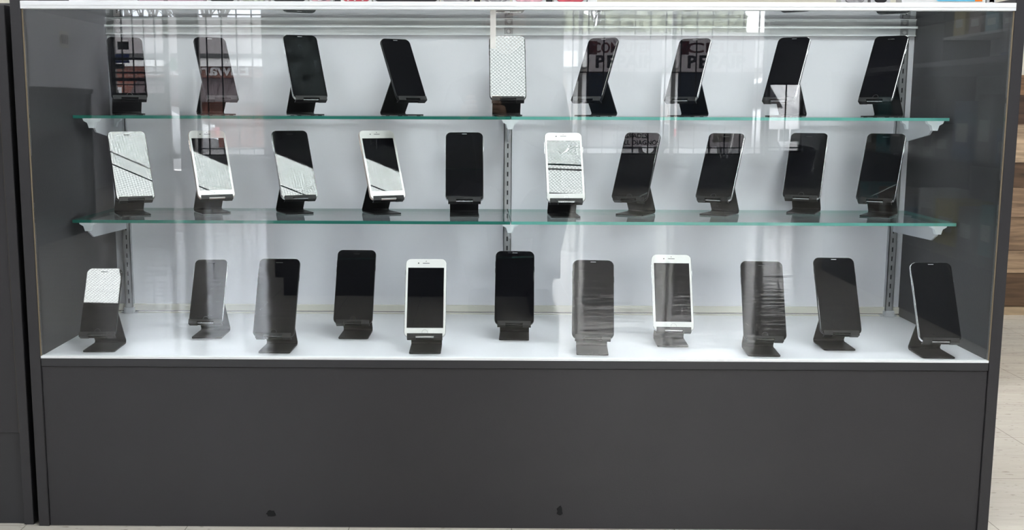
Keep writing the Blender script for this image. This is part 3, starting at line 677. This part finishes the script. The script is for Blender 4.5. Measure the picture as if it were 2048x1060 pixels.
# wall outlet, door notices, window posters
t = thing('wall_outlet', 'cream outlet plate high on the grey left wall', 'outlet', (FX0, -7.93, 1.28))
bm = nb(); box(bm, 0, 0.008, -0.10, 0.10, 0, 0.14, bev=0.002); obj('plate', bm, C_('outlet_cream', (0.72, 0.68, 0.56)), t)
for i in range(4):
    bm = nb(); box(bm, 0.008, 0.012, -0.075+0.042*i, -0.055+0.042*i, 0.03, 0.11); obj('switch', bm, BLK, t)
def sign(name, label, cat, x0, x1, z0, z1, m, y=None, th=0.002, group=None):
    y = YF-0.10 if y is None else y
    t = thing(name, label, cat, (x0, y, z0), group=group); bm = nb(); box(bm, 0, x1-x0, 0, th, 0, z1-z0); obj('sheet', bm, m, t); return t
INK = C_('sticker_black', (0.01, 0.01, 0.012)); CB = C_('sticker_blue', (0.03, 0.07, 0.32))
sign('sticker', 'black square sticker above the blue one on the barred door', 'sticker', -3.639, -3.528, 1.326, 1.403, INK)
sign('sticker', 'small black sticker below the blue one on the barred door', 'sticker', -3.681, -3.576, 1.139, 1.187, INK)
t = sign('sticker', 'blue sticker lettered Credit on the barred door', 'sticker', -3.693, -3.528, 1.196, 1.283, CB)
text('lettering', 'Credit', 0.05, (0.15, 0.003, 0.02), PKW, t, rz=PI, depth=0.0005)
t = thing('cross_sticker', 'green plus-shaped sticker on the narrow door pane', 'sticker', (-3.10, YF-0.10, 1.12))
bm = nb(); box(bm, -0.055, 0.055, 0, 0.003, 0.03, 0.09); box(bm, -0.02, 0.035, 0, 0.003, 0.09, 0.125); box(bm, -0.02, 0.035, 0, 0.003, 0.0, 0.03); obj('sheet', bm, C_('sticker_green', (0.05, 0.45, 0.18)), t)
def trans(name, col, k=0.5):
    m, n, l, b = nodes(name); b.inputs['Base Color'].default_value = (*col, 1); b.inputs['Roughness'].default_value = 0.6
    tr = n.new('ShaderNodeBsdfTranslucent'); tr.inputs[0].default_value = (*col, 1); mx = n.new('ShaderNodeMixShader'); mx.inputs[0].default_value = k
    out = [x for x in n if x.type == 'OUTPUT_MATERIAL'][0]; l.new(b.outputs[0], mx.inputs[1]); l.new(tr.outputs[0], mx.inputs[2]); l.new(mx.outputs[0], out.inputs[0]); return m
BANW = trans('banner_vinyl_grey', (0.5, 0.48, 0.49), 0.75); BANB = trans('banner_vinyl_navy', (0.035, 0.06, 0.10), 0.5)
REDI = C_('banner_red', (0.16, 0.02, 0.03)); SLATE = C_('banner_slate', (0.02, 0.025, 0.03))
def banner(x0, x1, head, label, logo, lines):
    t = thing('window_banner', label, 'banner', (x0, YF-0.085, 0), group='repair banners in the window'); w_ = x1-x0
    for a, b_, m in ((1.118, 1.44, BANW), (0.60, 1.118, BANB), (0.394, 0.60, BANW)):
        bm = nb(); box(bm, 0, w_, 0, 0.002, a, b_); obj('sheet', bm, m, t)
    bm = nb(); box(bm, 0.02, 0.10, 0.0021, 0.003, 1.29, 1.42); obj('red_block', bm, REDI, t)
    text('headline', head, 0.135, (0.06, 0.006, 1.31), REDI, t, depth=0.001, bold=0.003, width=w_*0.78)
    text('headline', 'REPAIR', 0.165, (0.08, 0.006, 1.165), SLATE, t, depth=0.001, bold=0.006, width=w_*0.80)
    text('logo', logo, 0.085, (0.22, 0.006, 0.98), PKGY, t, depth=0.001, width=0.26)
    for i, s in enumerate(lines): text('list_line', s, 0.062, (0.27, 0.006, 0.545-0.066*i), SLATE, t, depth=0.0008, bold=0.0015)
banner(0.975, 1.711, 'COMPUTER', 'grey and navy window banner reading COMPUTER REPAIR', 'ASUS', ['\u2022 OS INSTALL', '\u2022 UPGRADES', '\u2022 FULL DIAGNOSTIC'])
banner(1.875, 2.62, 'CELL', 'grey and navy window banner reading CELL REPAIR', 'ASUS', [])
sign('notice', 'sheet of paper taped low in the right window', 'paper', 2.235, 2.411, 0.441, 0.576, C_('notice_paper', (0.85, 0.80, 0.74)), y=YF-0.06)
for i in range(3):
    sign('notice', 'white paper in the small low window, %s of three' % ('left', 'middle', 'right')[i], 'paper', 2.775+0.11*i, 2.87+0.11*i, 0.45, 0.57, PKW, y=YF-0.06)

# ---- the photographer, crouching, seen only as a dark shape in the glass
def skin_mesh(name, verts, edges, radii, m, parent=None, root=0, lev=2):
    me = bpy.data.meshes.new(name); me.from_pydata(verts, edges, []); o = bpy.data.objects.new(name, me); COL.objects.link(o)
    md = o.modifiers.new('s', 'SKIN'); md.use_smooth_shade = True
    for i, r in enumerate(radii):
        rr = r if isinstance(r, tuple) else (r, r); me.skin_vertices[0].data[i].radius = rr
        me.skin_vertices[0].data[i].use_root = (i == root)
    sb = o.modifiers.new('b', 'SUBSURF'); sb.levels = lev; sb.render_levels = lev
    me.materials.append(m)
    if parent: o.parent = parent
    return o
SKIN = C_('skin', (0.52, 0.33, 0.24), 0.5); JKT = C_('dark_jacket', (0.02, 0.02, 0.025), 0.8); TRS = C_('dark_trousers', (0.03, 0.03, 0.04), 0.85); HAIR = C_('dark_hair', (0.015, 0.01, 0.008), 0.7); SHOE = C_('black_shoe', (0.012, 0.012, 0.012), 0.5)
pr = thing('person', 'person in dark clothes crouching and holding up a phone in front of the case', 'person', (0, 0, 0))
V = [(0.06, -2.42, 0.36), (0.06, -2.40, 0.52), (0.05, -2.34, 0.70), (0.04, -2.28, 0.84), (0.03, -2.25, 0.93), (0.03, -2.235, 1.00),
     (-0.14, -2.29, 0.82), (-0.19, -2.17, 0.63), (-0.125, -2.12, 0.735),
     (0.21, -2.29, 0.82), (0.24, -2.17, 0.63), (0.02, -2.11, 0.735),
     (-0.03, -2.42, 0.35), (-0.12, -2.16, 0.46), (-0.06, -2.30, 0.08),
     (0.15, -2.42, 0.35), (0.22, -2.16, 0.46), (0.17, -2.30, 0.08)]
Ed = [(0, 1), (1, 2), (2, 3), (3, 4), (4, 5), (3, 6), (6, 7), (7, 8), (3, 9), (9, 10), (10, 11), (0, 12), (12, 13), (13, 14), (0, 15), (15, 16), (16, 17)]
Rd = [0.14, 0.14, 0.16, 0.13, 0.06, 0.055, 0.07, 0.05, 0.032, 0.07, 0.05, 0.032, 0.10, 0.075, 0.05, 0.10, 0.075, 0.05]
skin_mesh('body', V, Ed, Rd, JKT, pr)
bm = nb(); ball(bm, (0.03, -2.20, 1.09), 0.098, (0.80, 0.98, 1.18), 20); ball(bm, (0.03, -2.105, 1.075), 0.018, (0.8, 1, 1.3), 10)
for s in (-1, 1): ball(bm, (0.03+s*0.08, -2.21, 1.085), 0.028, (0.35, 0.8, 1.1), 10)
hd = obj('head', bm, SKIN, pr, smooth=True)
for s in (-1, 1):
    bm = nb(); ball(bm, (0.03+s*0.032, -2.113, 1.10), 0.012, (1, 0.6, 0.6), 10); obj('eye', bm, HAIR, hd, smooth=True)
bm = nb(); ball(bm, (0.03, -2.112, 1.035), 0.022, (1, 0.4, 0.28), 10); obj('mouth', bm, C_('lips', (0.45, 0.18, 0.16)), hd, smooth=True)
bm = nb(); ball(bm, (0.03, -2.222, 1.115), 0.108, (0.84, 0.95, 1.08), 20)
bmesh.ops.bisect_plane(bm, geom=list(bm.verts)+list(bm.edges)+list(bm.faces), plane_co=(0.03, -2.15, 1.09), plane_no=(0, 1, -0.75), clear_outer=True); obj('hair', bm, HAIR, hd, smooth=True)
for s, wx in ((-1, -0.125), (1, 0.02)):
    vs = [(wx, -2.115, 0.735), (wx+0.01*s*-1, -2.10, 0.765), (wx-s*0.012, -2.085, 0.79)]; es = [(0, 1), (1, 2)]; rd = [0.022, (0.026, 0.016), (0.026, 0.014)]
    skin_mesh('hand', vs, es, rd, SKIN, pr, lev=1)
    for f in range(4):
        x = wx-s*(0.030-0.004*f); z = 0.762+0.017*f
        skin_mesh('finger', [(wx-s*0.006, -2.093, z), (x-s*0.004, -2.082, z+0.003), (x-s*0.018, -2.072, z+0.004), (x-s*0.026, -2.070, z+0.003)], [(0, 1), (1, 2), (2, 3)], [0.009, 0.0085, 0.008, 0.007], SKIN, pr, lev=1)
    skin_mesh('thumb', [(wx, -2.108, 0.765), (wx-s*0.02, -2.108, 0.778), (wx-s*0.040, -2.098, 0.786)], [(0, 1), (1, 2)], [0.011, 0.010, 0.008], SKIN, pr, lev=1)
for sx in (-0.06, 0.17):
    bm = nb(); box(bm, sx-0.045, sx+0.045, -2.36, -2.10, 0.001, 0.075, bev=0.02); obj('shoe', bm, SHOE, pr)

# ================================================================ OUTSIDE
def ground_z(y): return -0.86 if y < -30 else (-0.15-0.71*(YF-1.5-y)/(30+YF-1.5) if y < YF-1.5 else -0.15)
bm = nb(); g0 = [bm.verts.new((x, y, z)) for y, z in ((YF-0.15, -0.06), (-20, -0.25), (-30, -0.86), (-90, -0.86)) for x in (-60, 60)]
for i in range(3): bm.faces.new((g0[2*i], g0[2*i+1], g0[2*i+3], g0[2*i+2]))
tag(obj('parking_lot', bm, mat('asphalt', (0.20, 0.20, 0.20), 0.9, var=0.15, scale=1)), 'grey asphalt parking lot outside the shop windows', 'ground', kind='structure')
bm = nb(); box(bm, -60, 60, YF-3.2, YF-0.15, -0.12, -0.02); tag(obj('sidewalk', bm, C_('sidewalk_concrete', (0.8, 0.76, 0.73), 0.8)), 'pale concrete sidewalk along the shop front', 'sidewalk', kind='structure')
BR = brick_mat('red_brick', (0.30, 0.10, 0.07), (0.22, 0.075, 0.055), (0.35, 0.30, 0.27), 0.3, 0.10)
bd = thing('shop_building', 'brick building with white sign letters across the parking lot', 'building', (-11, -43, -0.86)); O_ = Vector((11, 43, 0.86))
bm = nb(); box(bm, -19, -5.6, -52, -43, -0.86, 2.3); put(bm, 'wall', BR, bd, O_)
bm = nb(); box(bm, -19.6, -5.2, -43.5, -42.3, 2.3, 2.62); put(bm, 'soffit', C_('soffit_white', (0.75, 0.74, 0.73)), bd, O_)
bm = nb(); box(bm, -19.6, -5.2, -42.32, -42.2, 2.60, 2.78); put(bm, 'gutter', FR, bd, O_)
bm = nb(); prism(bm, [(-42.2, 2.75), (-48, 4.6), (-53, 2.75)], 0, -19.7, -5.1); put(bm, 'roof', mat('grey_shingle', (0.17, 0.155, 0.155), 0.9, var=0.15, scale=4), bd, O_)
AW = mat('brown_metal_awning', (0.11, 0.085, 0.09), 0.5)
bm = nb(); prism(bm, [(-43, 1.88), (-41.4, 1.0), (-41.4, 0.92), (-43, 0.92)], 0, -13.6, -8.6)
for i in range(13): prism(bm, [(-43, 1.93), (-41.38, 1.04), (-41.38, 0.98), (-43, 1.86)], 0, -13.6+0.41*i, -13.56+0.41*i)
put(bm, 'awning', AW, bd, O_)
bm = text_bm('Edward Jones', 0.62, 0.04, 0.012); xs = [v.co.x for v in bm.verts]; kx = 4.0/(max(xs)-min(xs))
for v in bm.verts: v.co.x *= kx
bmesh.ops.transform(bm, matrix=Matrix.Translation((-9.2, -42.93, 1.98)) @ Matrix.Rotation(PI, 4, 'Z') @ Matrix.Rotation(PI/2, 4, 'X'), verts=bm.verts); put(bm, 'sign_lettering', C_('sign_white', (0.9, 0.9, 0.9)), bd, O_)
for a, b_, c_, d_ in ((-18.5, -16.5, -0.2, 1.6), (-16, -14.3, -0.86, 1.5), (-8.3, -7.2, 1.3, 2.2), (-7.0, -6.0, -0.86, 1.3)):
    bm = nb(); box(bm, a, b_, -43.03, -42.95, c_, d_); f_ = put(bm, 'window', C_('window_white', (0.8, 0.8, 0.8)), bd, O_)
    bm = nb(); box(bm, a+0.12, b_-0.12, -42.96, -42.93, c_+0.12, d_-0.12); put(bm, 'pane', C_('dark_window_glass', (0.03, 0.035, 0.045), 0.1), f_, O_)
bd = thing('house', 'low white-trimmed house seen through the right windows', 'house', (5, -45, -0.86)); O_ = Vector((-5, 45, 0.86))
bm = nb(); box(bm, 1.2, 16, -54, -45, -0.86, 2.4); put(bm, 'wall', C_('siding_cream', (0.62, 0.56, 0.52), 0.8), bd, O_)
bm = nb(); prism(bm, [(-44.3, 2.35), (-49.5, 4.1), (-54.7, 2.35)], 0, 0.8, 16.4); put(bm, 'roof', mat('grey_shingle', (0.17, 0.155, 0.155), 0.9), bd, O_)
bm = nb(); box(bm, 1.0, 4.6, -45, -43, 2.35, 2.95); put(bm, 'canopy', C_('soffit_white', (0.75, 0.74, 0.73)), bd, O_)
for a, b_ in ((1.5, 3.1), (3.5, 4.5), (7, 9)):
    bm = nb(); box(bm, a, b_, -45.05, -44.95, 0.9, 2.1); put(bm, 'window', C_('window_white', (0.8, 0.8, 0.8)), bd, O_)
def car(x, y, rz, m, label):
    t = thing('car', label, 'car', (x, y, ground_z(y)-0.0), rz)
    bm = nb(); prism(bm, [(-2.2, 0.35), (-2.25, 0.75), (-1.9, 0.95), (-1.0, 1.02), (-0.3, 1.45), (1.1, 1.5), (1.9, 1.1), (2.2, 1.0), (2.25, 0.4), (1.9, 0.28), (-1.9, 0.28)], 1, -0.85, 0.85)
    bmesh.ops.bevel(bm, geom=list(bm.edges), offset=0.06, segments=2, affect='EDGES'); obj('body', bm, m, t, smooth=True)
    for s in (-1, 1):
        bm = nb(); a, b_ = sorted((s*0.84, s*0.862)); prism(bm, [(-0.9, 1.04), (-0.25, 1.38), (1.0, 1.42), (1.65, 1.08)], 1, a, b_); obj('window', bm, C_('dark_window_glass', (0.03, 0.035, 0.045), 0.1), t)
        for wx in (-1.4, 1.4):
            bm = nb(); cyl(bm, (wx, s*0.68, 0.33), (wx, s*0.88, 0.33), 0.33, seg=24); wh = obj('wheel', bm, BLK, t)
            bm = nb(); cyl(bm, (wx, s*0.87, 0.33), (wx, s*0.892, 0.33), 0.19, seg=16); obj('hubcap', bm, ALU, wh)
        bm = nb(); box(bm, -2.27, -2.18, s*0.7-0.12, s*0.7+0.12, 0.62, 0.78, bev=0.02); obj('headlight', bm, PKW, t)
        bm = nb(); box(bm, 2.18, 2.27, s*0.7-0.1, s*0.7+0.1, 0.7, 0.95, bev=0.02); obj('tail_light', bm, PKRD, t)
car(4.3, -36, 0.3, C_('car_grey_paint', (0.16, 0.17, 0.18), 0.2, coat=1), 'dark grey car parked before the low house')
car(4.6, -14.5, 1.5, C_('car_white_paint', (0.75, 0.75, 0.76), 0.2, coat=1), 'white car parked close outside the right window')
car(-9.0, -26, 0.1, C_('car_silver_paint', (0.45, 0.46, 0.47), 0.2, coat=1), 'silver car parked in front of the brick building')
BARK = mat('bark', (0.13, 0.105, 0.09), 0.9, var=0.3, scale=3)
def tree(x, y, h, seed, label, spread=0.5, depth=6):
    rnd = random.Random(seed); bm = nb()
    def br(p, d, L, r, n):
        q = p+d*L
        cyl(bm, p, q, r, r*0.68, 5 if n < 3 else 3)
        if n >= depth: return
        for k in range(3 if n else 4):
            a = Vector((rnd.uniform(-1, 1), rnd.uniform(-1, 1), rnd.uniform(-0.25, 0.6)))*spread
            br(q if k else p+d*L*0.7, (d+a).normalized(), L*rnd.uniform(0.62, 0.82), r*0.62, n+1)
    br(Vector((0, 0, 0)), Vector((0, 0, 1)), h*0.26, h*0.022, 0)
    o = obj('bare_tree', bm, BARK); o.location = (x, y, ground_z(y)); tag(o, label, 'tree', 'bare winter trees outside')
for i, (x, y, h, l) in enumerate(((-9.5, -56, 11, 'bare tree rising behind the right end of the brick building'), (-14.5, -57, 12, 'bare tree rising behind the left end of the brick building'), (-18.5, -60, 12, 'bare tree far left behind the brick building'),
        (7, -80, 13, 'bare tree behind the low house, left one'), (15, -81, 13, 'bare tree behind the low house, right one'), (28, -60, 10, 'bare tree far right of the low house'))):
    tree(x, y, h, 11+i, l)
LEAF = mat('evergreen_foliage', (0.34, 0.365, 0.26), 0.9, var=0.5, scale=3)
from mathutils import noise
for i, (x, y, s, l) in enumerate(((3, -66, 3.6, 'round evergreen tree behind the left end of the low house'), (11.5, -68, 4.2, 'round evergreen tree behind the middle of the low house'), (21.5, -66, 3.8, 'round evergreen tree behind the right end of the low house'))):
    t = thing('evergreen_tree', l, 'tree', (x, y, ground_z(y)), group='evergreen trees outside')
    bm = nb(); bmesh.ops.create_icosphere(bm, subdivisions=5, radius=s)
    for v in bm.verts: v.co *= 1+0.25*noise.noise(v.co*0.9)+0.16*noise.noise(v.co*3+Vector((i, 0, 0)))+0.08*noise.noise(v.co*9)
    bmesh.ops.translate(bm, vec=(0, 0, s+1.2), verts=bm.verts); obj('crown', bm, LEAF, t)
    bm = nb(); cyl(bm, (0, 0, 0), (0, 0, 2.2), 0.28, 0.2, 10); obj('trunk', bm, BARK, t)
